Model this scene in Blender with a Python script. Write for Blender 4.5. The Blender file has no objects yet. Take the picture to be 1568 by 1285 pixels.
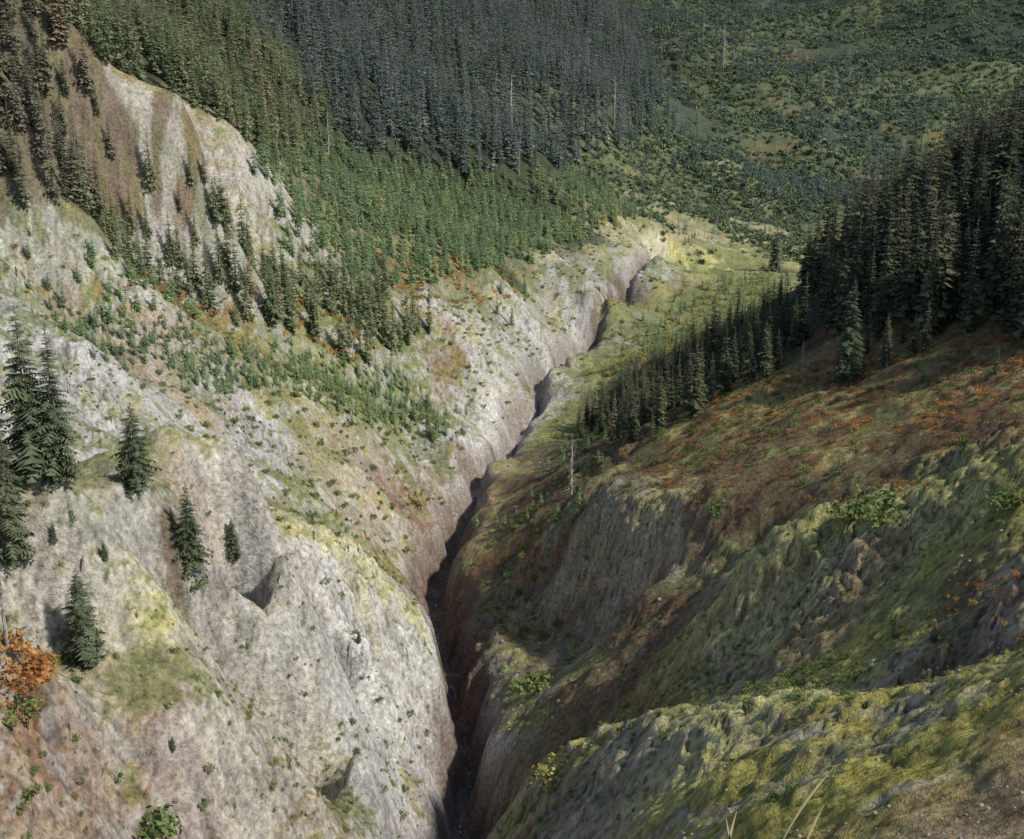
import bpy, math, time
import numpy as np
T0=time.time()
rng=np.random.default_rng(7)
F=2042.0; TH=math.radians(17); C=math.cos(TH); S=math.sin(TH)
def ray(u,v):
    a=(u-784.0)/F; b=(642.0-v)/F
    return a,(b*S+C),(b*C-S)
def P(u,v,Y):
    a,yy,zz=ray(u,v)
    return (a*Y/yy, Y, zz*Y/yy)
def project(x,y,z):
    fw=np.maximum(y*C-z*S,0.1); up=y*S+z*C
    return 784+F*x/fw, 642-F*up/fw

# ------------------------------------------------------------ terrain survey points
CP="""
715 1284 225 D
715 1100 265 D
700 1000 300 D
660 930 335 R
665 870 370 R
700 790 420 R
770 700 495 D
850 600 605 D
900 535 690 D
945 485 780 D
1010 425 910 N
690 1100 247 W
625 1140 235 W
640 1250 205 W
510 1284 183 G
300 1100 152 T
100 1060 146 T
0 1000 140 T
0 740 165 T
0 1284 118 R
300 1284 144 T
200 735 198 T
200 780 188 N
200 855 181 T
200 885 174 N
200 960 180 G
250 1000 182 B
100 1020 151 N
250 1040 158 Y
200 1060 152 T
200 1200 144 R
200 1284 138 R
290 870 190 T
300 950 190 G
60 1000 152 T
60 1060 141 O
60 1150 134 R
130 1005 155 T
100 740 165 T
300 750 207 Y
380 765 213 Y
400 850 205 T
350 900 197 G
400 1000 203 G
400 1060 206 B
520 1100 223 G
400 1090 170 Y
520 1165 183 W
300 1150 150 T
400 1150 161 T
400 1200 156 R
400 1284 152 T
480 850 235 Y
540 870 250 Y
600 900 265 Y
680 980 272 W
150 850 163 T
450 900 218 G
550 1000 226 W
520 940 234 W
600 1100 240 W
600 1210 199 W
500 1220 172 G
650 1040 254 W
420 815 258 -
300 790 238 -
520 865 298 -
200 775 222 -
420 770 305 B
500 790 328 N
600 870 338 B
560 830 350 T
640 850 365 R
650 790 400 R
550 750 375 T
400 700 340 G
250 650 310 G
100 600 280 G
0 520 270 G
150 540 300 G
100 510 310 G
300 600 350 G
450 590 400 N
570 630 430 N
680 650 460 W
740 670 475 W
0 650 240 G
100 770 200 -
100 720 235 G
150 700 245 G
150 560 335 -
200 500 360 N
350 520 400 N
250 450 400 T
480 550 450 N
600 600 480 N
640 690 450 G
560 540 480 N
420 480 450 N
300 430 430 O
150 380 410 O
50 440 350 N
0 320 400 B
640 450 560 O
700 550 540 G
780 640 520 W
850 560 600 W
800 480 620 G
750 420 640 N
880 500 700 G
900 430 720 G
850 390 740 T
950 400 800 G
960 340 900 T
1020 390 880 T
1000 350 930 T
450 330 560 N
600 330 700 F
700 380 680 F
800 330 850 F
900 310 950 F
700 290 850 F
560 260 780 F
450 220 720 F
800 260 980 F
950 240 1150 V
150 140 430 T
280 160 450 T
130 200 420 B
440 300 540 T
350 200 520 T
200 250 430 B
350 370 480 T
300 300 460 T
0 100 380 B
0 200 390 B
100 50 460 B
0 0 420 F
200 100 520 F
300 130 560 F
300 50 700 F
400 100 720 F
450 150 740 F
300 0 900 F
450 50 900 F
600 150 900 F
700 230 880 F
850 240 950 F
950 190 1150 F
700 100 1100 F
850 100 1300 F
700 0 1400 F
900 0 1700 F
950 100 1500 F
1100 250 1400 V
1100 200 1600 V
1200 100 2000 V
1200 0 2500 F
1400 200 1700 V
1400 100 2000 F
1568 0 2200 F
1568 150 1700 V
1200 280 1350 V
1250 320 1200 V
1130 340 1120 V
1110 245 1300 T
1180 370 1030 T
1100 370 1000 T
1050 300 1200 V
1000 250 1250 V
1000 150 1700 F
1000 0 2500 F
-300 600 150 T
-300 1100 100 R
-300 200 380 B
-300 430 270 G
-300 -100 800 F
1850 900 70 M
1850 600 150 N
1850 300 320 F
1850 100 450 F
1850 150 1700 F
500 -200 2200 F
1200 -250 3500 F
1900 -150 3000 F
800 -180 2700 F
-200 -150 1500 F
1568 1000 80 M
1300 1060 90 M
1130 1070 100 Y
1000 1070 115 Y
900 1130 125 M
820 1180 135 T
740 1270 150 T
1568 1284 50 T
1200 1284 65 M
900 1284 100 T
1400 1180 68 M
1150 1180 82 M
800 1150 212 B
780 1100 250 D
850 1060 240 B
1000 1010 220 B
1060 1050 188 B
900 1100 205 B
900 1165 160 -
1130 1110 135 -
1300 1080 118 -
1450 1045 105 -
1200 1095 125 -
1060 1000 187 M
1130 880 192 Y
1220 800 195 Y
1300 800 185 Y
1380 790 177 Y
1450 740 172 Y
1568 700 162 Y
1130 1045 166 T
1300 1000 145 M
1400 950 138 B
1568 880 115 R
1250 900 172 Y
1180 960 178 Y
1350 880 162 Y
1450 850 152 M
1568 800 140 M
1350 1035 118 B
1500 920 122 R
950 1000 250 B
1000 900 262 B
1400 805 207 -
1500 768 194 -
1250 815 222 -
1250 775 255 B
1400 715 248 B
1568 650 215 B
1300 650 295 O
1150 700 300 B
1100 800 270 B
950 790 297 T
900 805 307 T
870 835 315 G
1045 815 275 T
960 960 277 T
870 930 302 D
1040 900 263 T
900 740 350 B
960 735 330 B
870 780 336 B
1040 740 308 B
850 900 318 B
780 850 350 B
760 950 320 D
800 1000 290 D
720 900 342 D
850 750 380 B
780 760 412 B
1000 700 340 O
1100 620 350 O
1000 650 390 B
900 680 430 B
820 700 465 B
1200 570 360 O
1300 550 350 O
1400 500 340 O
1568 490 320 O
1568 300 400 F
1450 330 420 F
1350 420 410 F
1250 480 420 F
1150 560 420 F
1050 600 450 F
1300 450 600 F
1568 300 700 F
1200 450 600 F
1100 500 600 F
1000 530 580 F
1568 400 900 F
950 560 600 N
950 520 690 N
1000 480 760 N
1080 430 860 N
1075 412 900 Y
1120 420 890 N
1000 560 520 B
900 640 520 N
"""
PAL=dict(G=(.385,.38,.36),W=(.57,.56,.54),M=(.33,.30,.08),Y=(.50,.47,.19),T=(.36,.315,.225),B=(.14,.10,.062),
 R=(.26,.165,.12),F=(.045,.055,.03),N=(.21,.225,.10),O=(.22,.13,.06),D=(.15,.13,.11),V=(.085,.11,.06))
pts=[];cols=[];cpt=[]
for i,l in enumerate(CP.strip().split("\n")):
    u,v,Y,c=l.split(); p=P(float(u),float(v),float(Y)); 
    if c!='-': cols.append(PAL[c]); cpt.append(p)
    if i<10: p=(p[0],p[1],p[2]+(10 if i<3 else 6))
    pts.append(p)
for p in [(0,0,-2.6),(1.3,4.5,-3.4),(.6,5.5,-3.9),(4,4,-3.2),(1,8.5,-7.5),(0,16,-17),(2,34,-31),(30,12,-9),(-20,15,-22),(-10,182,-138),(-16,130,-115),(-24,90,-92),(-25,55,-60),
          (-60,40,-45),(-30,-20,-10),(40,-20,0),(90,30,-12),(-90,20,-25)]:
    pts.append(p)
pts=np.array(pts); cols=np.array(cols); cpt=np.array(cpt)
CC=np.clip(pts[:,1]*.02,.5,6.).astype(np.float32)
def solve():
    n=len(pts); d=np.sqrt(((pts[:,None,:2]-pts[None,:,:2])**2).sum(-1)+(CC**2)[None])
    A=np.zeros((n+3,n+3)); A[:n,:n]=-d+np.eye(n)*0.25
    q=np.c_[np.ones(n),pts[:,:2]/500.]; A[:n,n:]=q; A[n:,:n]=q.T
    return np.linalg.solve(A,np.r_[pts[:,2],0,0,0])
WT=solve()
def base_h(x,y):
    sh=x.shape; x=x.ravel(); y=y.ravel(); out=np.empty(len(x))
    px=pts[:,0].astype(np.float32); py=pts[:,1].astype(np.float32); w=WT[:-3].astype(np.float32)
    for i in range(0,len(x),100000):
        a=x[i:i+100000].astype(np.float32); b=y[i:i+100000].astype(np.float32)
        d=np.sqrt((a[:,None]-px)**2+(b[:,None]-py)**2+(CC*CC)[None])
        out[i:i+100000]=-(d@w)+WT[-3]+WT[-2]*a/500.+WT[-1]*b/500.
    return out.reshape(sh)
# ------------------------------------------------------------ noise
TAB=rng.random((16,256,256)).astype(np.float32)*2-1
def vn(x,y,sc,seed):
    a=seed*1.37; ca,sa=math.cos(a),math.sin(a)
    X=(x*ca-y*sa)/sc+seed*17.3; Y=(x*sa+y*ca)/sc+seed*9.1
    xi=np.floor(X).astype(np.int32); yi=np.floor(Y).astype(np.int32)
    fx=(X-xi).astype(np.float32); fy=(Y-yi).astype(np.float32)
    fx=fx*fx*fx*(fx*(fx*6-15)+10); fy=fy*fy*fy*(fy*(fy*6-15)+10)
    t=TAB[seed%16]; x0=xi&255;x1=(xi+1)&255;y0=yi&255;y1=(yi+1)&255
    return (t[x0,y0]*(1-fx)+t[x1,y0]*fx)*(1-fy)+(t[x0,y1]*(1-fx)+t[x1,y1]*fx)*fy
def fbm(x,y,sc,seed,o=4):
    r=0;amp=1
    for k in range(o): r=r+amp*vn(x,y,sc/2**k,seed+k); amp*=.5
    return r
def ridge(x,y,sc,seed,o=3):
    r=0;amp=1
    for k in range(o): r=r+amp*(1-2*np.abs(vn(x,y,sc/2**k,seed+k))); amp*=.5
    return r
def facet(x,y,sc,seed,crack=False):
    X=x/sc+seed*3.7; Y=y/sc+seed*5.1
    xi=np.floor(X).astype(np.int32); yi=np.floor(Y).astype(np.int32)
    best=np.full(x.shape,9.,np.float32); sec=best.copy(); val=np.zeros(x.shape,np.float32)
    for dx in (-1,0,1):
        for dy in (-1,0,1):
            a=(xi+dx)&255;b=(yi+dy)&255
            ox=(xi+dx+.5+.48*TAB[(seed)%16][a,b]-X).astype(np.float32); oy=(yi+dy+.5+.48*TAB[(seed+1)%16][a,b]-Y).astype(np.float32)
            d=ox*ox+oy*oy; m=d<best
            v=TAB[(seed+2)%16][a,b]*.6-(ox*TAB[(seed+3)%16][a,b]+oy*TAB[(seed+4)%16][a,b])*.9
            sec=np.where(m,best,np.minimum(sec,d)); val=np.where(m,v,val); best=np.where(m,d,best)
    if crack: return val,np.sqrt(sec)-np.sqrt(best)
    return val
# ------------------------------------------------------------ trapezoid grid
YM=-30.;YX=3700.;AA=60.;KK=math.log((YX-YM)/AA+1)
def yof(t): return AA*(np.exp(KK*t)-1)+YM
def tof(y): return np.log((y-YM)/AA+1)/KK
def Wd(y): return (y+30)*.62+95
def grid(nr,nc):
    t=np.linspace(0,1,nr); s=np.linspace(-1,1,nc)
    y=yof(t)[:,None]+0*s[None]; x=s[None]*Wd(y); return x,y
def samp(G,x,y):
    nr,nc=G.shape
    t=np.clip(tof(np.maximum(y,YM)),0,1)*(nr-1); s=np.clip((x/Wd(y)+1)/2,0,1)*(nc-1)
    i=np.minimum(t.astype(np.int32),nr-2); j=np.minimum(s.astype(np.int32),nc-2); a=t-i;b=s-j
    return (G[i,j]*(1-b)+G[i,j+1]*b)*(1-a)+(G[i+1,j]*(1-b)+G[i+1,j+1]*b)*a
cx,cy=grid(420,380)
e=3.0
gx=(base_h(cx+e,cy)-base_h(cx-e,cy))/(2*e); gy=(base_h(cx,cy+e)-base_h(cx,cy-e))/(2*e)
NR,NC=1550,1200
X,Y=grid(NR,NC); Z=base_h(X,Y)
GX=samp(gx,X,Y); GY=samp(gy,X,Y); SL=np.sqrt(GX**2+GY**2)
def lic(sc,step,n,seed):
    acc=np.zeros_like(X,dtype=np.float32)
    for sgn in (1,-1):
        px=X.copy();py=Y.copy()
        for k in range(n):
            a=samp(gx,px,py);b=samp(gy,px,py);m=np.sqrt(a*a+b*b)+.05
            px+=sgn*step*a/m;py+=sgn*step*b/m
            acc+=vn(px,py,sc,seed)
    return acc/(2*n)
g1=lic(9.,5.,3,3); g2=lic(3.0,1.6,2,5)
g1/=g1.std(); g2/=g2.std()
gor=np.array([P(*q)[:2] for q in [(717,1284,225),(717,1100,265),(702,1000,300),(662,930,335),(667,870,370),(702,790,420),(772,700,495),(850,600,605),(900,535,690),(945,485,780),(1010,425,910)]])
gor=np.vstack([[(-25,55),(-24,90),(-16,130),(-10,182)],gor])
def gdist(x,y):
    best=np.full(x.shape,1e9)
    for a,b in zip(gor[:-1],gor[1:]):
        d=b-a;L=d@d
        t=np.clip(((x-a[0])*d[0]+(y-a[1])*d[1])/L,0,1)
        best=np.minimum(best,np.hypot(x-a[0]-t*d[0],y-a[1]-t*d[1]))
    return best
rel=X-np.interp(Y,gor[:,1],gor[:,0])
rs=np.clip((rel-6)/12,0,1)*(Y<1000)
GD=gdist(X+vn(X,Y,19,2)*3.4+vn(X,Y,6,3)*1.8+vn(X,Y,2.4,5)*.7,Y+vn(X,Y,14,4)*2.5)*(1+.3*vn(X,Y,30,8))
dep=np.interp(Y,[0,290,340,450,600,900,1000],[19,19,16,12,10,8,0])
wid=np.interp(Y,[0,300,360,430,600,1000],[5.6,5.8,6.2,4.2,4.2,6.])
slot=np.exp(-(GD/wid)**2.4)*dep+np.exp(-(GD/13)**2)*2.5*(Y<900)
far=np.clip(Y/600,0,1)
near=np.clip((Y-4)/60,0.03,1)
rk=fbm(X,Y,35,12,3)
crag=np.zeros_like(X)
for (u,v,yy,r,a) in [(955,890,286,12,.9),(880,880,312,9,.9),(1200,930,180,16,.65),(1350,880,165,14,.6),(1010,1085,113,10,.9),(1130,1100,97,9,.9),(1400,1080,84,9,.8),
                     (1280,1180,74,8,.8),(950,1200,112,9,.9),(830,1220,132,7,.8),(1500,950,115,10,.7),(770,940,325,16,.9),(740,1040,285,12,.8),(690,660,465,18,.8),(560,1020,228,22,.6),(330,900,192,14,.7),(450,1170,172,16,.6),(1010,390,880,30,.9)]:
    c=P(u,v,yy); crag+=a*np.exp(-(((X-c[0]+3*vn(X,Y,9,1))**2+(Y-c[1]+4*vn(X,Y,9,2))**2)/r**2))
crag=np.clip(crag,0,1.1)
rocky=np.clip((SL-.3)/.5,0,1)*np.clip(.6+.8*rk,.15,1.2)
rnear=1-.6*rs*np.clip((240-Y)/60,0,1)
rocky=np.clip(rocky*rnear*(1-.35*rs)+crag*.85,0,1.2)
sz=np.clip(Y/200,.35,1)
fa=facet(X+1.5*g2,Y+fbm(X,Y,8,5,2)*2,6.5,1); fb,ck=facet(X+fbm(X,Y,4,2,2),Y+fbm(X,Y,4,9,2),2.3,6,True); fcn,ck2=facet(X,Y,.95,9,True)
rn=rs*np.clip((260-Y)/60,0,1)
# side spurs running down to the gorge
def spur(w):
    f=np.abs(w-np.floor(w)-.5)*2; return 1-np.sqrt(f*f+.02)
ws=fbm(X,Y,45,7,2)*9
sp=spur((Y+.45*np.abs(rel)+ws)/27.)*3.2*np.clip((np.abs(rel)-5)/18,0,1)*np.clip((430-Y)/80,0,1)*np.where(rel<0,1,.35)*np.clip((Y-110)/60,0,1)
det=(fbm(X,Y,60,1,3)*1.8*(.4+far)+ridge(X,Y,24,8,4)*(.9+.5*rocky*sz)*(.5+.5*rnear)+g1*(.2+.25*rocky)*(1+.6*far)+g2*(.06+.06*rocky)+sp
   +fbm(X,Y,11,14,3)*.8*sz+fbm(X,Y,5.5,11,4)*(.34+.3*rocky)*sz+ (fa*1.0*sz**2+fb*.6*sz)*rocky+fcn*.18*(.4+rocky)
   +rn*(fbm(X,Y,2.8,15,3)*.34+fb*.22)*sz*1.6
   -np.clip(.18-ck,0,.18)*(2.4*rocky+.8*rn)*sz-np.clip(.15-ck2,0,.15)*.8*(rocky+.4*rn))
det=det+np.clip((Y-1100)/500,0,1)*(ridge(X,Y,480,6,4)*27+fbm(X,Y,120,3,3)*8)
Z=Z-slot+det*near
tt=(Z+.25*X+2.5*fbm(X,Y,25,3,3))
for Pd,am in ((6.,.75),(2.2,.8),(1.0,.5)):
    k=tt/Pd; f=k-np.floor(k); sh=np.clip((f-.55)/.45,0,1); sh=sh*sh*(3-2*sh)
    Z=Z+Pd*(sh-f)*am*np.clip(rocky*1.1*(.6+.2*rs)+.25*rn,0,1)*near*.5*(sz if Pd<3 else sz**2)
Zg=Z
def H(x,y): return samp(Zg,np.asarray(x,float),np.asarray(y,float))
# ------------------------------------------------------------ ground colour (albedo)
def q(x,y): return x/(y+60)*2.2, np.log(np.maximum(y,-20)+60)
wx=X+fbm(X,Y,30,5,3)*(.03*Y+3); wy=Y+fbm(X,Y,30,9,3)*(.05*Y+3)
qa,qb=q(wx,wy); pa,pb=q(cpt[:,0],cpt[:,1])
num=np.zeros(X.shape+(3,),np.float32); den=np.zeros(X.shape,np.float32)
qa=qa.astype(np.float32);qb=qb.astype(np.float32)
for k in range(len(cpt)):
    d2=(qa-np.float32(pa[k]))**2+(qb-np.float32(pb[k]))**2
    w=(1/(d2+.0003)**2)
    den+=w; num+=w[...,None]*cols[k].astype(np.float32)
col=num/den[...,None]
dzx=np.gradient(Z,axis=1)/np.maximum(np.gradient(X,axis=1),1e-3)
dzy=np.gradient(Z,axis=0)/np.maximum(np.gradient(Y,axis=0),1e-3)
st=np.hypot(dzx,dzy)
lum=col.mean(-1)
n1=fbm(X,Y,14,4,4); n2=fbm(X,Y,3.2,7,4); n3=fbm(X,Y,45,10,3); n4=fbm(X,Y,1.4,13,3)
def mix(m,c):
    global col
    m=np.clip(m,0,1)[...,None]; col=col*(1-m)+np.array(c)*m
sm=lambda x,a,b: np.clip((x-a)/(b-a),0,1)
forest=np.clip((.12-lum)/.05,0,1)*(Y>280)
wk=1-.7*sm(lum,.36,.5)*(1-rs)
mix(sm(st,1.0,1.7)*.6*(1-forest)*(lum>.16)*(1-rs),(.42,.415,.40))
mix(sm(st,1.2,2.0)*.6*(1-forest)*(lum>.16)*rs,(.33,.29,.20))
mix(sm(st,1.2,2.0)*.5*(lum<=.16)*(Y<600),(.20,.175,.145))
mix(sm(n1+.5*n2-(st-.6)*.8,.1,.38)*.72*wk*(lum>.12)*(Y>95),(.165,.185,.075))
mix(sm(-n1+.7*n2-(st-.6)*.6,.32,.62)*.65*wk*(lum>.12),(.32,.29,.12))
mix(sm(n2+n4*.6-(st-.6)*.4,.42,.65)*.65*wk*(lum>.2),(.14,.155,.065))
mix(sm(n3+.6*n2,.6,1.0)*.6*(lum<.2)*(lum>.08),(.26,.135,.06))
mix(sm(n2-.5*n1+.3*g2,.3,.7)*.5*(lum<.22)*(lum>.08),(.11,.125,.05))
mix(sm(n2+.4*n3-.4*n4,.35,.75)*.7*(lum>.12)*(Y<130),(.33,.29,.22))
mix(sm(n1-.5*n3,.35,.8)*.55*(Y<220)*rs*(lum>.2),(.24,.15,.09))
mix(sm(-n1-.4*n2,.4,.8)*.5*rn*(lum>.2),(.16,.17,.06))
mix(sm(n3-.4*n1,.4,.9)*.5*(lum>.2)*(Y<440)*(1-rs)*wk,(.31,.21,.15))
mix(sm(crag,.4,1.)*.5*rs*sm(st,.4,1.),(.39,.35,.27))
big=fbm(X,Y,260,2,3)
mix(sm(big,.1,.5)*.45*(Y>1000),(.14,.16,.08)); mix(sm(-big,.1,.5)*.6*(Y>1000),(.035,.05,.035))
col=col*(1+.05*g2[...,None]+.05*g1[...,None]+.13*n2[...,None]+.18*n4[...,None]+.12*fb[...,None]+.07*fa[...,None])
col=col*(1-.5*(sm(.12-ck,0,.1)*np.clip(rocky+.6*rn,0,1))[...,None])
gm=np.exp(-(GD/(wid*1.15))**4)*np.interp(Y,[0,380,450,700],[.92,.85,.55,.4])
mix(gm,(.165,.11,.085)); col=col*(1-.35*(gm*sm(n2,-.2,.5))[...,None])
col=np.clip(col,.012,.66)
# ------------------------------------------------------------ helpers
def mesh_np(name,co,faces,mat,smooth=False,vcol=None):
    me=bpy.data.meshes.new(name); n=len(co); fs=np.asarray(faces,dtype=np.int32); k=fs.shape[1]
    me.vertices.add(n); me.vertices.foreach_set("co",np.asarray(co,dtype=np.float32).ravel())
    me.loops.add(fs.size); me.loops.foreach_set("vertex_index",fs.ravel())
    me.polygons.add(len(fs)); me.polygons.foreach_set("loop_start",np.arange(0,fs.size,k,dtype=np.int32))
    try: me.polygons.foreach_set("loop_total",np.full(len(fs),k,dtype=np.int32))
    except Exception: pass
    me.update(calc_edges=True)
    if vcol is not None:
        at=me.color_attributes.new("Col",'FLOAT_COLOR','POINT')
        at.data.foreach_set("color",np.c_[vcol,np.ones(n)].astype(np.float32).ravel())
    if mat: me.materials.append(mat)
    if n<200000: me.validate()
    return me
def obj(name,me,parent=None):
    o=bpy.data.objects.new(name,me); bpy.context.scene.collection.objects.link(o)
    if parent: o.parent=parent
    return o
def newmat(name):
    m=bpy.data.materials.new(name); m.use_nodes=True; nt=m.node_tree
    b=nt.nodes["Principled BSDF"]; b.inputs["Roughness"].default_value=.9
    b.inputs["Specular IOR Level"].default_value=.12
    return m,nt,b
def ground_mat():
    m,nt,b=newmat("mountain_ground"); N=nt.nodes;L=nt.links
    at=N.new("ShaderNodeAttribute"); at.attribute_name="Col"
    tc=N.new("ShaderNodeTexCoord")
    def noise(sc,d=5,r=.6):
        n=N.new("ShaderNodeTexNoise"); n.inputs["Scale"].default_value=sc;n.inputs["Detail"].default_value=d;n.inputs["Roughness"].default_value=r
        L.new(tc.outputs["Object"],n.inputs["Vector"]); return n
    a=noise(1.1,5,.7)
    r1=N.new("ShaderNodeMapRange"); r1.inputs[1].default_value=.3;r1.inputs[2].default_value=.7;r1.inputs[3].default_value=.5;r1.inputs[4].default_value=1.5
    L.new(a.outputs["Fac"],r1.inputs[0])
    mx=N.new("ShaderNodeMix"); mx.data_type='RGBA'; mx.blend_type='MULTIPLY'; mx.inputs["Factor"].default_value=1
    L.new(at.outputs["Color"],mx.inputs["A"]); L.new(r1.outputs[0],mx.inputs["B"])
    r2=N.new("ShaderNodeMapRange"); r2.inputs[1].default_value=.54;r2.inputs[2].default_value=.62;r2.inputs[4].default_value=.7
    d=noise(.6,4,.75); L.new(d.outputs["Fac"],r2.inputs[0])
    mx2=N.new("ShaderNodeMix"); mx2.data_type='RGBA'; mx2.blend_type='MULTIPLY'
    L.new(r2.outputs[0],mx2.inputs["Factor"]); L.new(mx.outputs["Result"],mx2.inputs["A"]); mx2.inputs["B"].default_value=(.56,.6,.42,1)
    L.new(mx2.outputs["Result"],b.inputs["Base Color"])
    bp=N.new("ShaderNodeBump"); bp.inputs["Strength"].default_value=1; bp.inputs["Distance"].default_value=.7
    L.new(a.outputs["Fac"],bp.inputs["Height"]); L.new(bp.outputs[0],b.inputs["Normal"])
    return m
idx=np.arange(NR*NC).reshape(NR,NC)
fc=np.stack([idx[:-1,:-1],idx[:-1,1:],idx[1:,1:],idx[1:,:-1]],-1).reshape(-1,4)
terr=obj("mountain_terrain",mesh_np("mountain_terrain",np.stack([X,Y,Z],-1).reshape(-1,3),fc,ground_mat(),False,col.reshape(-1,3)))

def leafmat(name,c1,c2,tr=.2,c3=None):
    m,nt,b=newmat(name); N=nt.nodes;L=nt.links
    oi=N.new("ShaderNodeObjectInfo"); cr=N.new("ShaderNodeValToRGB")
    cr.color_ramp.elements[0].color=(*c1,1); cr.color_ramp.elements[1].color=(*c2,1)
    if c3: e=cr.color_ramp.elements.new(.93); e.color=(*c2,1); cr.color_ramp.elements[2].color=(*c3,1)
    L.new(oi.outputs["Random"],cr.inputs[0])
    tc=N.new("ShaderNodeTexCoord"); n=N.new("ShaderNodeTexNoise"); n.inputs["Scale"].default_value=11; n.inputs["Detail"].default_value=2
    L.new(tc.outputs["Object"],n.inputs["Vector"])
    r=N.new("ShaderNodeMapRange"); r.inputs[1].default_value=.3;r.inputs[2].default_value=.7;r.inputs[3].default_value=.55;r.inputs[4].default_value=1.5
    L.new(n.outputs["Fac"],r.inputs[0])
    mx=N.new("ShaderNodeMix"); mx.data_type='RGBA'; mx.blend_type='MULTIPLY'; mx.inputs["Factor"].default_value=1
    L.new(cr.outputs[0],mx.inputs["A"]); L.new(r.outputs[0],mx.inputs["B"]); L.new(mx.outputs["Result"],b.inputs["Base Color"])
    if tr>0:
        t=N.new("ShaderNodeBsdfTranslucent"); L.new(mx.outputs["Result"],t.inputs[0])
        ms=N.new("ShaderNodeMixShader"); ms.inputs[0].default_value=tr
        L.new(b.outputs[0],ms.inputs[1]); L.new(t.outputs[0],ms.inputs[2]); L.new(ms.outputs[0],N["Material Output"].inputs[0])
    return m
def plain(name,c):
    m,nt,b=newmat(name);N=nt.nodes;L=nt.links
    tc=N.new("ShaderNodeTexCoord"); n=N.new("ShaderNodeTexNoise"); n.inputs["Scale"].default_value=14
    L.new(tc.outputs["Object"],n.inputs["Vector"]); cr=N.new("ShaderNodeValToRGB")
    cr.color_ramp.elements[0].color=tuple(x*.6 for x in c)+(1,); cr.color_ramp.elements[1].color=tuple(x*1.3 for x in c)+(1,)
    L.new(n.outputs["Fac"],cr.inputs[0]); L.new(cr.outputs[0],b.inputs["Base Color"]); return m
bark=plain("bark",(.15,.12,.10)); deadwood=plain("weathered_wood",(.33,.31,.28)); stone=plain("stone",(.29,.26,.22))

def conifer(name,seed,levels,per,stn,R,mat,low=.06,thin=0.):
    r=np.random.default_rng(seed); v=[];f=[];mi=[]
    ns=6
    for k,(z,rad) in enumerate([(-.03,.015),(.3,.010),(.7,.005),(1.0,.001)]):
        for j in range(ns): v.append((rad*math.cos(j*2*math.pi/ns),rad*math.sin(j*2*math.pi/ns),z))
    for k in range(3):
        for j in range(ns):
            a=k*ns+j;b=k*ns+(j+1)%ns; f+= [(a,b,b+ns),(a,b+ns,a+ns)]; mi+=[0,0]
    lump=r.random(12); lvl=r.random(levels)
    for l in range(levels):
        h=low+(1-low-.01)*((l+r.random()*.6)/levels)**.95
        n=max(4,int(per*(1-.45*h)))
        a0=r.random()*6.28
        for j in range(n):
            if r.random()<thin: continue
            a=a0+j*2*math.pi/n+r.normal()*.18
            prof=(1-h)**.72*(.5+.5*min(1,(h-low+.05)/.16))
            Lb=R*prof*(.55+.7*r.random())*(.75+.35*lump[int((a%6.28)/6.28*12)%12])*(.75+.42*lvl[l])+.006
            z0=h+r.normal()*.006; dr=.36+.3*r.random()-.35*h
            ca,sa=math.cos(a),math.sin(a)
            def sp(t): return np.array([ca*Lb*t,sa*Lb*t,z0+Lb*(.12*t-dr*t*t)])
            side=np.array([-sa,ca,0]);fw=np.array([ca,sa,-.25])
            for k in range(stn):
                t0=.12+.88*k/stn; t1=.12+.88*(k+1)/stn
                p0=sp(t0);p1=sp(min(1,t1))
                w=Lb*(.40*(1-t0)+.10)*(.75+.5*r.random())
                for sg in (-1,1):
                    p2=(p0+p1)/2+side*sg*w+fw*w*.55+np.array([0,0,-w*(.15+.35*r.random())])
                    i=len(v); v+= [p0,p1,p2]; f.append((i,i+1,i+2)); mi.append(1)
                if stn>2 or k==0:
                    p3=(p0+p1)/2+np.array([0,0,-w*.7])+side*w*.25*r.normal()
                    i=len(v); v+= [p0,p1,p3]; f.append((i,i+1,i+2)); mi.append(1)
    i=len(v); v+=[(.004,0,.96),(-.004,.003,.96),(0,0,1.03)]; f.append((i,i+1,i+2)); mi.append(1)
    me=mesh_np(name,np.array([tuple(p) for p in v]),f,bark); me.materials.append(mat)
    me.polygons.foreach_set("material_index",np.array(mi[:len(me.polygons)],dtype=np.int32)); me.update()
    return me
def bush(name,seed,n,mat,leaf=.13,tall=.8):
    r=np.random.default_rng(seed); v=[];f=[]
    cs=[(r.normal()*.34,r.normal()*.34,.1+.4*r.random()*tall,.2+.22*r.random()) for _ in range(8)]
    for k in range(n):
        c=cs[r.integers(8)]; d=r.normal(size=3); d/=np.linalg.norm(d)
        p=np.array(c[:3])+d*c[3]*(.45+.65*r.random()); p[2]=max(p[2],-.05)
        a=r.normal(size=3);a/=np.linalg.norm(a);b=np.cross(a,d+r.normal(size=3)*.4);b/=np.linalg.norm(b)+1e-6
        s=leaf*(.6+.8*r.random()); i=len(v)
        v+=[p-a*s*.5,p+b*s*.45,p+a*s*.6,p-b*s*.4]; f.append((i,i+1,i+2,i+3))
    return mesh_np(name,np.array(v),f,mat)
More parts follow.
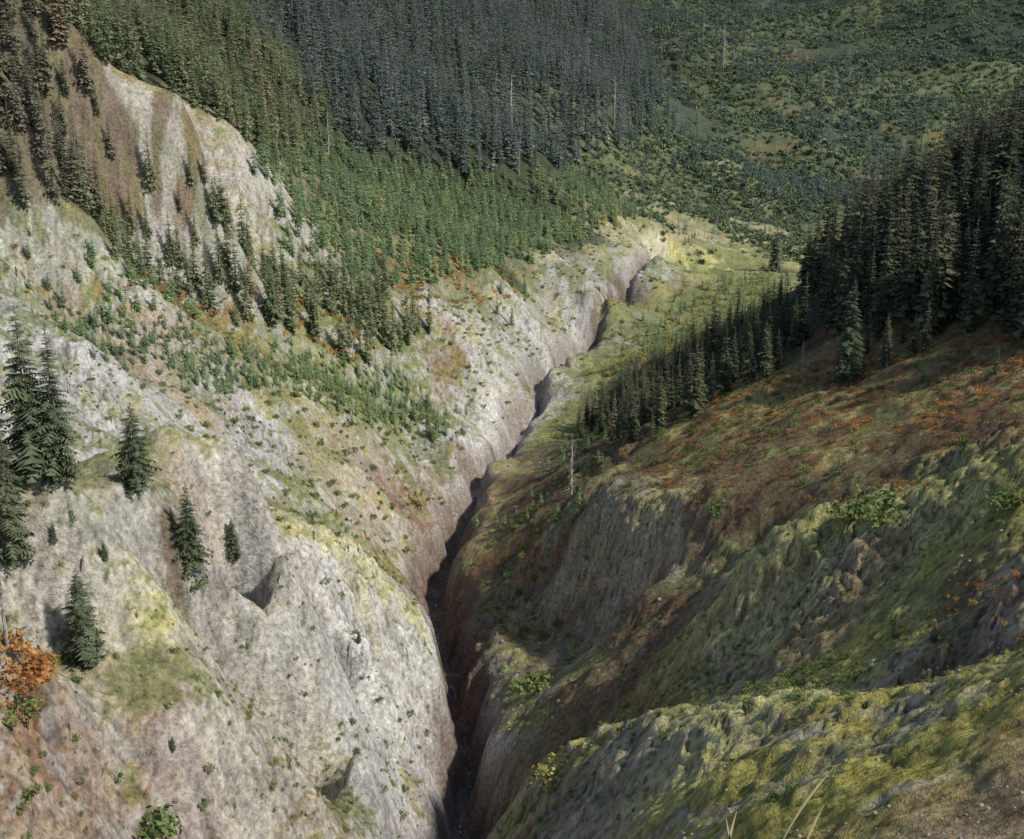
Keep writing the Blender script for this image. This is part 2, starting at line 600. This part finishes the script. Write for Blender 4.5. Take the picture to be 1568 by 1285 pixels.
def rock(name,seed):
    r=np.random.default_rng(seed); n1_,n2_=7,9; v=[];f=[]
    pl=[(d/np.linalg.norm(d),.32+.2*r.random()) for d in r.normal(size=(11,3))]
    for i in range(n1_+1):
        for j in range(n2_):
            th=math.pi*i/n1_; ph=6.283*j/n2_+.3*(i%2); d=np.array([math.sin(th)*math.cos(ph),math.sin(th)*math.sin(ph),math.cos(th)*.8])
            R_=.6
            for nn,dd in pl:
                c=nn@d
                if c>.05: R_=min(R_,dd/c)
            v.append(d*R_)
    for i in range(n1_):
        for j in range(n2_): f.append((i*n2_+j,(i+1)*n2_+j,(i+1)*n2_+(j+1)%n2_,i*n2_+(j+1)%n2_))
    return mesh_np(name,np.array(v),f,stone)
def snag(name,seed):
    r=np.random.default_rng(seed); v=[];f=[]
    def tube(pts_,rads,ns=5):
        b=len(v)
        for p,rd in zip(pts_,rads):
            for j in range(ns): v.append((p[0]+rd*math.cos(j*6.283/ns),p[1]+rd*math.sin(j*6.283/ns),p[2]+ (rd*.6*math.sin(j*6.283/ns) if rd<.008 else 0)))
        for k in range(len(pts_)-1):
            for j in range(ns): f.append((b+k*ns+j,b+k*ns+(j+1)%ns,b+(k+1)*ns+(j+1)%ns,b+(k+1)*ns+j))
    tube([(0,0,-.03),(.006,.002,.35),(-.006,.004,.7),(.010,0,1)],[.022,.017,.012,.003],7)
    for k in range(90):
        h=.12+.86*r.random(); a=r.random()*6.28; L=(.05+.15*r.random())*(1.15-h)
        tube([(0,0,h),(math.cos(a)*L*.6,math.sin(a)*L*.6,h-.015),(math.cos(a)*L,math.sin(a)*L,h+.02*r.normal()-.02)],[.006,.004,.0015],4)
    return mesh_np(name,np.array(v),f,deadwood)

m_near=leafmat("needles_near",(.085,.11,.065),(.14,.16,.095),.2)
m_lit=leafmat("needles_light",(.11,.145,.075),(.20,.225,.12),.25,(.26,.20,.12))
m_young=leafmat("needles_young",(.12,.19,.095),(.21,.28,.13),.25,(.32,.30,.10))
m_far_haze=leafmat("needles_valley_haze_tint",(.065,.095,.088),(.105,.14,.12),0,(.22,.22,.20))  # aerial haze painted into the needle colour: bluer and lighter, no volume
m_dry=leafmat("needles_dry",(.09,.10,.065),(.16,.15,.105),.15,(.22,.16,.11))
m_right=leafmat("needles_ridge",(.055,.07,.042),(.105,.115,.062),.12,(.20,.175,.11))
m_hill_haze=leafmat("needles_hillside_haze_tint",(.045,.08,.078),(.08,.12,.10),0)  # blue shift in the albedo stands in for haze over the far hill
b_green=leafmat("shrub_green",(.11,.16,.055),(.19,.23,.08),.25)
b_yel=leafmat("shrub_yellow",(.30,.28,.09),(.40,.34,.12),.25)
b_or=leafmat("shrub_autumn",(.38,.16,.06),(.46,.27,.09),.25)
b_rust=leafmat("shrub_rust",(.20,.11,.055),(.30,.18,.085),.2)
b_hill=leafmat("shrub_hillside",(.09,.13,.07),(.16,.195,.10),0)

# ------------------------------------------------------------ scatter
def inpoly(u,v,poly):
    r=np.zeros(u.shape,bool); n=len(poly)
    for i in range(n):
        x1,y1=poly[i];x2,y2=poly[(i+1)%n]
        if y1==y2: continue
        c=((y1>v)!=(y2>v))&(u<(x2-x1)*(v-y1)/(y2-y1)+x1); r^=c
    return r
def scatter(poly,y0,y1,sp,h0,h1,keep=1.0,clump=None,seed=1,edge=14,skew=2):
    r=np.random.default_rng(seed)
    xs=np.arange(-.6*y1-60,.6*y1+60,sp); ys=np.arange(y0,y1,sp)
    x,y=np.meshgrid(xs,ys); x=x+r.uniform(-.48,.48,x.shape)*sp; y=y+r.uniform(-.48,.48,y.shape)*sp
    x=x.ravel();y=y.ravel()
    m=(np.abs(x)<Wd(y)*.98); x=x[m];y=y[m]; z=H(x,y); u,v=project(x,y,z)
    u=u+r.normal(size=len(u))*edge+fbm(x,y,25,seed%9,2)*edge*1.5; v=v+r.normal(size=len(u))*edge*.4
    m=inpoly(u,v,poly)&(r.random(len(x))<keep)
    if clump is not None:
        m&=(fbm(x,y,clump[0],seed%11,3)>clump[1])
    m&=(gdist(x,y)>7)
    x,y,z=x[m],y[m],z[m]
    h=h0+(h1-h0)*r.beta(skew,2,len(x))
    return np.c_[x,y,z-.02*h,h]
def instancer(name,T,protos,seed=0,child=None):
    r=np.random.default_rng(seed); ch=r.integers(0,len(protos),len(T))
    for k,me in enumerate(protos):
        t=T[ch==k]
        if len(t)==0: continue
        a=r.random(len(t))*6.283; hs=t[:,3]*.5*math.sqrt(2)
        co=np.stack([np.stack([t[:,0]+hs*np.cos(a+j*math.pi/2),t[:,1]+hs*np.sin(a+j*math.pi/2),t[:,2]],-1) for j in range(4)],1).reshape(-1,3)
        o=obj(name,mesh_np(name,co,np.arange(len(co)).reshape(-1,4),None))
        o.instance_type='FACES'; o.use_instance_faces_scale=True; o.instance_faces_scale=1.0
        o.show_instancer_for_render=False; o.show_instancer_for_viewport=False
        obj(child or (name+"_tree" if "shrub" not in name else name+"_plant"),me,o)
def protoset(mat,tag,R=(.15,.18,.2),lv=26,per=9,stn=2,thin=.05):
    return [conifer("conifer_"+tag,k*7+len(tag),lv,per,stn,r_,mat,.05,thin) for k,r_ in enumerate(R)]
far_p=protoset(m_far_haze,"valley",(.12,.14,.17),18,7)
lit_p=protoset(m_lit,"light",(.15,.18,.21,.165),22,8)
yng_p=protoset(m_young,"young",(.2,.24,.3),15,7)
dry_p=protoset(m_dry,"dry",(.13,.16,.19),24,8)
rid_p=protoset(m_right,"ridge",(.13,.155,.18),32,9,2,.1)
hil_p=protoset(m_hill_haze,"hillside",(.2,.24,.28),10,6)
Z_=lambda *a:np.vstack(a)
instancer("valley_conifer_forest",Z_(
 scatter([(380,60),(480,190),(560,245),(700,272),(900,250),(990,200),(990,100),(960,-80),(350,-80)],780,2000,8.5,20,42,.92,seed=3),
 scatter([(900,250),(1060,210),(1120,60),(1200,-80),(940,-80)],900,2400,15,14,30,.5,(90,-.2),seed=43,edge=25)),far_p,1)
instancer("slope_conifer_forest",Z_(
 scatter([(60,-60),(110,70),(270,140),(330,190),(440,260),(500,220),(420,60),(380,-60)],440,900,6.5,15,28,.9,seed=4),
 scatter([(150,320),(200,230),(300,310),(420,420),(600,460),(660,500),(610,560),(520,560),(430,510),(300,470),(180,420)],370,640,5.4,11,25,.7,seed=5),
 scatter([(640,430),(760,420),(860,460),(800,500),(650,490)],500,800,10,6,14,.4,seed=15)),lit_p,2)
instancer("dry_conifer_stand",Z_(
 scatter([(-250,-80),(60,-60),(110,70),(130,120),(110,200),(170,330),(100,355),(-250,370)],310,520,5.0,13,27,.85,(28,-.8),seed=6),
 scatter([(130,130),(300,220),(430,310),(380,400),(180,330)],360,560,8,8,18,.5,(25,-.1),seed=7)),dry_p,3)
instancer("young_conifer_forest",Z_(
 scatter([(400,240),(480,205),(560,245),(700,272),(900,270),(980,330),(880,375),(760,415),(640,440),(560,450),(450,410),(420,330)],500,1150,4.8,6,15,.92,seed=8,skew=1.4),
 scatter([(100,480),(220,480),(430,560),(430,610),(300,600),(150,545)],290,480,2.6,2.5,6.5,.95,seed=9),
 scatter([(430,530),(560,560),(690,640),(675,680),(590,660),(460,590)],390,520,2.8,3,7,.9,seed=10),
 scatter([(0,340),(150,350),(320,440),(420,500),(300,510),(60,460),(0,450)],300,480,4.5,2.5,9,.65,seed=12),
 scatter([(950,520),(1050,440),(1180,410),(1200,470),(1060,560),(960,600)],480,980,7,3,9,.6,seed=13),
 scatter([(720,860),(780,760),(900,640),(1000,560),(960,680),(860,800)],330,620,5,2,6,.5,(20,0),seed=44),
 scatter([(0,700),(400,760),(690,1000),(640,1284),(0,1284)],100,270,9,.8,2.4,.3,seed=64),
 scatter([(0,440),(600,600),(700,700),(400,700),(0,640)],250,520,7,1.2,3.6,.5,(30,0),seed=14)),yng_p,4)
instancer("ridge_conifer_forest",Z_(
 scatter([(1800,545),(1568,530),(1400,512),(1300,510),(1240,480),(1260,400),(1400,330),(1568,240),(1800,200)],290,500,6.4,18,42,.85,seed=16),
 scatter([(930,690),(1000,670),(1080,610),(1160,580),(1260,545),(1230,460),(1100,520),(1000,560),(900,640)],330,520,6.6,8,25,.75,(30,-.6),seed=17,skew=1.5),
 scatter([(1220,590),(1400,520),(1568,530),(1568,580),(1400,570),(1280,610)],280,390,9,6,18,.45,seed=18,skew=1.3)),rid_p,5)
hs_poly=[(960,-80),(1900,-80),(1900,330),(1250,330),(1150,330),(960,230)]
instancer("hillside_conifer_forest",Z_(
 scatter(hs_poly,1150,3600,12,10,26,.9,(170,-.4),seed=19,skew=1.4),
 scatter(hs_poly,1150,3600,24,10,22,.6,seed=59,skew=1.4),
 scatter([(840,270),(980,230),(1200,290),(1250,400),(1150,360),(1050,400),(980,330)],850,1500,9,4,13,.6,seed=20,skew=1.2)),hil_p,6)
hb=[bush("hillside_bush",k,110,b_hill,.25,1.) for k in range(3)]
instancer("hillside_shrub_cover",Z_(
 scatter(hs_poly,1150,3000,9.5,3,11,.7,(200,-.5),seed=21,skew=1.2),
 scatter([(840,270),(980,200),(1250,250),(1250,420),(1150,380),(1050,400),(980,330)],850,1500,5.6,2,6.5,.75,(50,-.5),seed=22,skew=1.2)),hb,7)
gb=[bush("green_bush",k+5,260,b_green) for k in range(3)]
yb=[bush("yellow_bush",k+9,220,b_yel) for k in range(2)]
ob=[bush("autumn_bush",k+12,220,b_or) for k in range(2)]
rb=[bush("rust_bush",k+15,220,b_rust) for k in range(2)]
left=[(-300,340),(300,430),(640,440),(860,380),(1000,340),(1020,420),(780,680),(640,800),(700,1000),(680,1284),(-300,1284)]
right=[(740,1284),(720,900),(900,650),(1200,560),(1700,500),(1700,1284)]
K=dict(skew=1.0)
instancer("green_shrub_cover",Z_(
 scatter(left,100,300,1.8,.15,1.2,.6,(16,.05),seed=23,**K),
 scatter([(0,700),(400,760),(690,1000),(640,1284),(0,1284)],100,270,5.5,.8,2.0,.35,seed=63),
 scatter(left,300,950,3.8,.5,3.0,.7,(30,-.15),seed=24,**K),
 scatter(right,45,300,2.0,.12,1.1,.6,(12,.0),seed=25,**K),
 scatter([(1100,1060),(1300,1000),(1350,1030),(1200,1070)],100,170,1.5,.5,1.4,.7,seed=65),
 scatter([(1100,900),(1300,560),(1568,560),(1568,680),(1200,780)],200,400,4.5,1,2.6,.5,(22,.1),seed=66),
 scatter(right,300,480,3.4,.5,2.8,.7,(20,-.15),seed=26,**K)),gb,8)
instancer("yellow_shrub_cover",Z_(
 scatter(left,120,300,2.4,.15,1.0,.5,(16,.1),seed=27,**K),
 scatter(left,300,950,5.5,.5,2.4,.5,(30,.1),seed=28,**K),
 scatter(right,40,230,1.4,.1,.55,.6,(14,-.1),seed=29,**K),
 scatter([(950,520),(1050,440),(1180,400),(1200,470),(1060,560),(800,700)],480,980,6,1,4,.6,seed=30)),yb,9)
instancer("autumn_shrub_cover",Z_(
 scatter([(200,420),(450,450),(620,520),(560,560),(400,500),(220,470)],380,560,4.5,1.5,4,.5,seed=31),
 scatter([(560,400),(860,400),(780,470),(640,470)],500,760,6,1.5,4,.35,seed=32),
 scatter([(1050,620),(1568,500),(1568,660),(1200,680)],260,400,3.2,.8,2.6,.5,(24,.15),seed=33),
 scatter([(1480,900),(1568,860),(1568,980),(1440,960)],60,180,1.4,.3,1.0,.5,seed=38),
 scatter([(-40,985),(75,1000),(60,1090),(-40,1090)],100,180,1.1,.6,1.6,.9,seed=34,edge=5)),ob,10)
instancer("rust_shrub_cover",Z_(
 scatter([(900,720),(1250,560),(1700,480),(1700,700),(1250,790),(900,800)],200,420,2.2,.4,2.0,.65,(25,-.2),seed=35,**K),
 scatter([(740,1100),(900,800),(1100,860),(1060,1060),(800,1180)],180,350,2.6,.3,1.6,.55,(25,-.2),seed=39,**K),
 scatter([(0,1080),(400,1200),(400,1284),(0,1284)],90,180,2.0,.15,.8,.55,seed=36,**K),
 scatter([(0,320),(200,370),(420,480),(300,470),(0,400)],330,470,4.5,1,3.5,.5,seed=37,**K)),rb,11)
instancer("rock_scree",Z_(
 scatter([(740,1284),(900,1100),(1100,1060),(1700,980),(1700,1400),(740,1400)],35,150,1.0,.06,.45,.5,(9,.0),seed=71,**K),
 scatter([(1000,1060),(1568,760),(1568,1000),(1200,1060)],100,220,2.2,.12,.8,.4,(12,.1),seed=72,**K),
 scatter([(0,1000),(600,1000),(640,1284),(0,1284)],90,230,2.2,.12,.6,.4,(14,0),seed=73,**K),
 scatter([(700,1000),(900,800),(1060,820),(950,1050),(740,1150)],200,350,3.5,.2,1.2,.4,seed=74,**K)),[rock("rock",k) for k in range(3)],12,"rock")
# ------------------------------------------------------------ individual trees
def hit(u,v,y0=40,y1=2600):
    yy=np.arange(y0,y1,.5); a,b,c=ray(u,v); x=a*yy/b; z=c*yy/b; h=H(x,yy)
    k=np.argmax(z<=h) if (z<=h).any() else -1
    return x[k],yy[k],h[k]
near_p=[conifer("conifer_detailed",50+k,44,11,5,R,m_near,.04,.16) for k,R in enumerate((.18,.21,.25))]
snag_p=[snag("dead_snag",k) for k in range(2)]
def place(name,me,u,v,top,y0=40):
    x,y,z=hit(u,v,y0); fw=y*C-z*S; h=(v-top)*fw/F*1.04
    o=obj(name,me); o.location=(x,y,z-.02*h); o.scale=(h,h,h); o.rotation_euler=(0,0,rng.random()*6.28)
for u,v,t,k in [(50,728,470,1),(92,735,500,0),(20,860,640,0),(-10,745,560,2),(210,748,612,2),(293,868,735,1),(358,862,795,2),(130,1018,862,2),(85,850,815,1),(160,858,828,2),
                (1298,583,425,0),(1355,560,480,0),(1187,415,340,1),(1430,985,950,2),(1365,760,732,2),(30,1000,960,2),(265,1150,1125,2),(550,985,965,2)]:
    place("conifer_tree",near_p[k],u,v,t)
for u,v,t,k in [(12,992,838,0),(875,757,660,1),(783,222,118,0),(795,268,225,1),(503,235,172,0),(468,225,165,1),(1107,110,42,1),(940,195,120,0),(1300,785,760,0),(1228,560,520,1),(1555,330,255,0)]:
    place("dead_tree_snag",snag_p[k],u,v,t)
for u,v,w,me in [(1350,800,90,gb[0]),(1545,780,60,gb[1]),(250,1275,90,gb[2]),(640,770,40,yb[0]),(1100,790,40,gb[0]),(300,905,34,gb[1]),(35,1050,85,ob[0]),(5,1015,75,ob[1]),(1310,790,60,gb[2]),(850,1190,60,yb[1]),(820,1060,60,gb[1]),(30,1110,60,gb[0])]:
    x,y,z=hit(u,v); s=w*(y*C-z*S)/F/1.1; o=obj("shrub",me); o.location=(x,y,z); o.scale=(s,s,s*.8)
# stream
g=[]
for a,b in zip(gor[3:-1],gor[4:]):
    n=max(2,int(np.hypot(*(b-a))/2.5))
    for k in range(n): g.append(a+(b-a)*k/n)
g=np.array(g); best=g.copy(); hb_=np.full(len(g),1e9)
for dx in np.arange(-5,5.1,.5):
    h=H(g[:,0]+dx,g[:,1]); m=h<hb_; hb_[m]=h[m]; best[m,0]=g[m,0]+dx
hb_=np.convolve(np.pad(hb_,3,'edge'),np.ones(7)/7,'valid')+.15; bx=np.convolve(np.pad(best[:,0],3,'edge'),np.ones(7)/7,'valid')
co=[]
for i in range(len(g)): 
    w=.5*(.7+.6*rng.random()); co+=[(bx[i]-w,g[i,1],hb_[i]),(bx[i]+w,g[i,1],hb_[i])]
fs=[(2*i,2*i+1,2*i+3,2*i+2) for i in range(len(g)-1)]
m,nt,b=newmat("stream_water"); n=nt.nodes.new("ShaderNodeTexNoise"); n.inputs["Scale"].default_value=1.2
cr=nt.nodes.new("ShaderNodeValToRGB"); cr.color_ramp.elements[0].position=.55;cr.color_ramp.elements[0].color=(.06,.055,.045,1);cr.color_ramp.elements[1].position=.7;cr.color_ramp.elements[1].color=(.35,.37,.37,1)
tc=nt.nodes.new("ShaderNodeTexCoord"); nt.links.new(tc.outputs["Object"],n.inputs["Vector"]); nt.links.new(n.outputs["Fac"],cr.inputs[0]); nt.links.new(cr.outputs[0],b.inputs["Base Color"]); b.inputs["Roughness"].default_value=.5
obj("stream",mesh_np("stream",np.array(co),fs,m))
# foreground dry grass stalks
def grass(name,specs):
    v=[];f=[]
    for (bx_,by,l,lx,w) in specs:
        z=float(H(bx_,by))-.05; b0=len(v); M=8
        for k in range(M+1):
            t=k/M; ww=w*(1-t*.8)*(2.4 if .7<t<.97 else 1)
            cx_=bx_+lx*t*t
            v+=[(cx_-ww,by,z+l*t),(cx_+ww,by,z+l*t)]
        for k in range(M): f.append((b0+2*k,b0+2*k+1,b0+2*k+3,b0+2*k+2))
    return obj(name,mesh_np(name,np.array(v),f,plain("dry_grass",(.5,.42,.25))))
def L_(x,y,v):
    a,b,c=ray(1200,v); return max(.4,c*y/b-float(H(x,y)))
grass("dry_grass_tuft",[(1.02,4.6,L_(1.02,4.6,1158),.24,.007),(1.12,4.55,L_(1.12,4.55,1215),.10,.006),(.84,4.6,L_(.84,4.6,1225),.05,.006),(.9,4.6,L_(.9,4.6,1235),-.05,.005)])
# ------------------------------------------------------------ light, camera
sc=bpy.context.scene
w=bpy.data.worlds.new("World"); sc.world=w; w.use_nodes=True; nt=w.node_tree
sky=nt.nodes.new("ShaderNodeTexSky"); sky.sky_type='NISHITA'; sky.sun_disc=False
EL=46; AZ=-24
sky.sun_elevation=math.radians(EL); sky.sun_rotation=math.radians(90-AZ)
bg=nt.nodes["Background"]; bg.inputs[1].default_value=.15; nt.links.new(sky.outputs[0],bg.inputs[0])
ld=bpy.data.lights.new("sun",'SUN'); ld.energy=4.6; ld.angle=math.radians(3); ld.color=(1,.93,.82)
so=bpy.data.objects.new("sun",ld); sc.collection.objects.link(so); so.rotation_euler=(0,math.radians(90-EL),math.radians(AZ)); so.location=(300,50,300)
cd=bpy.data.cameras.new("camera"); cam=bpy.data.objects.new("camera",cd); sc.collection.objects.link(cam)
cd.sensor_fit='HORIZONTAL'; cd.sensor_width=36; cd.lens=18/(784/F); cd.clip_start=.1; cd.clip_end=9000
cam.rotation_euler=(math.radians(73),0,0); cam.location=(0,0,0); sc.camera=cam
sc.view_settings.view_transform='Standard'; sc.view_settings.look='None'; sc.view_settings.exposure=0
print("done",time.time()-T0)
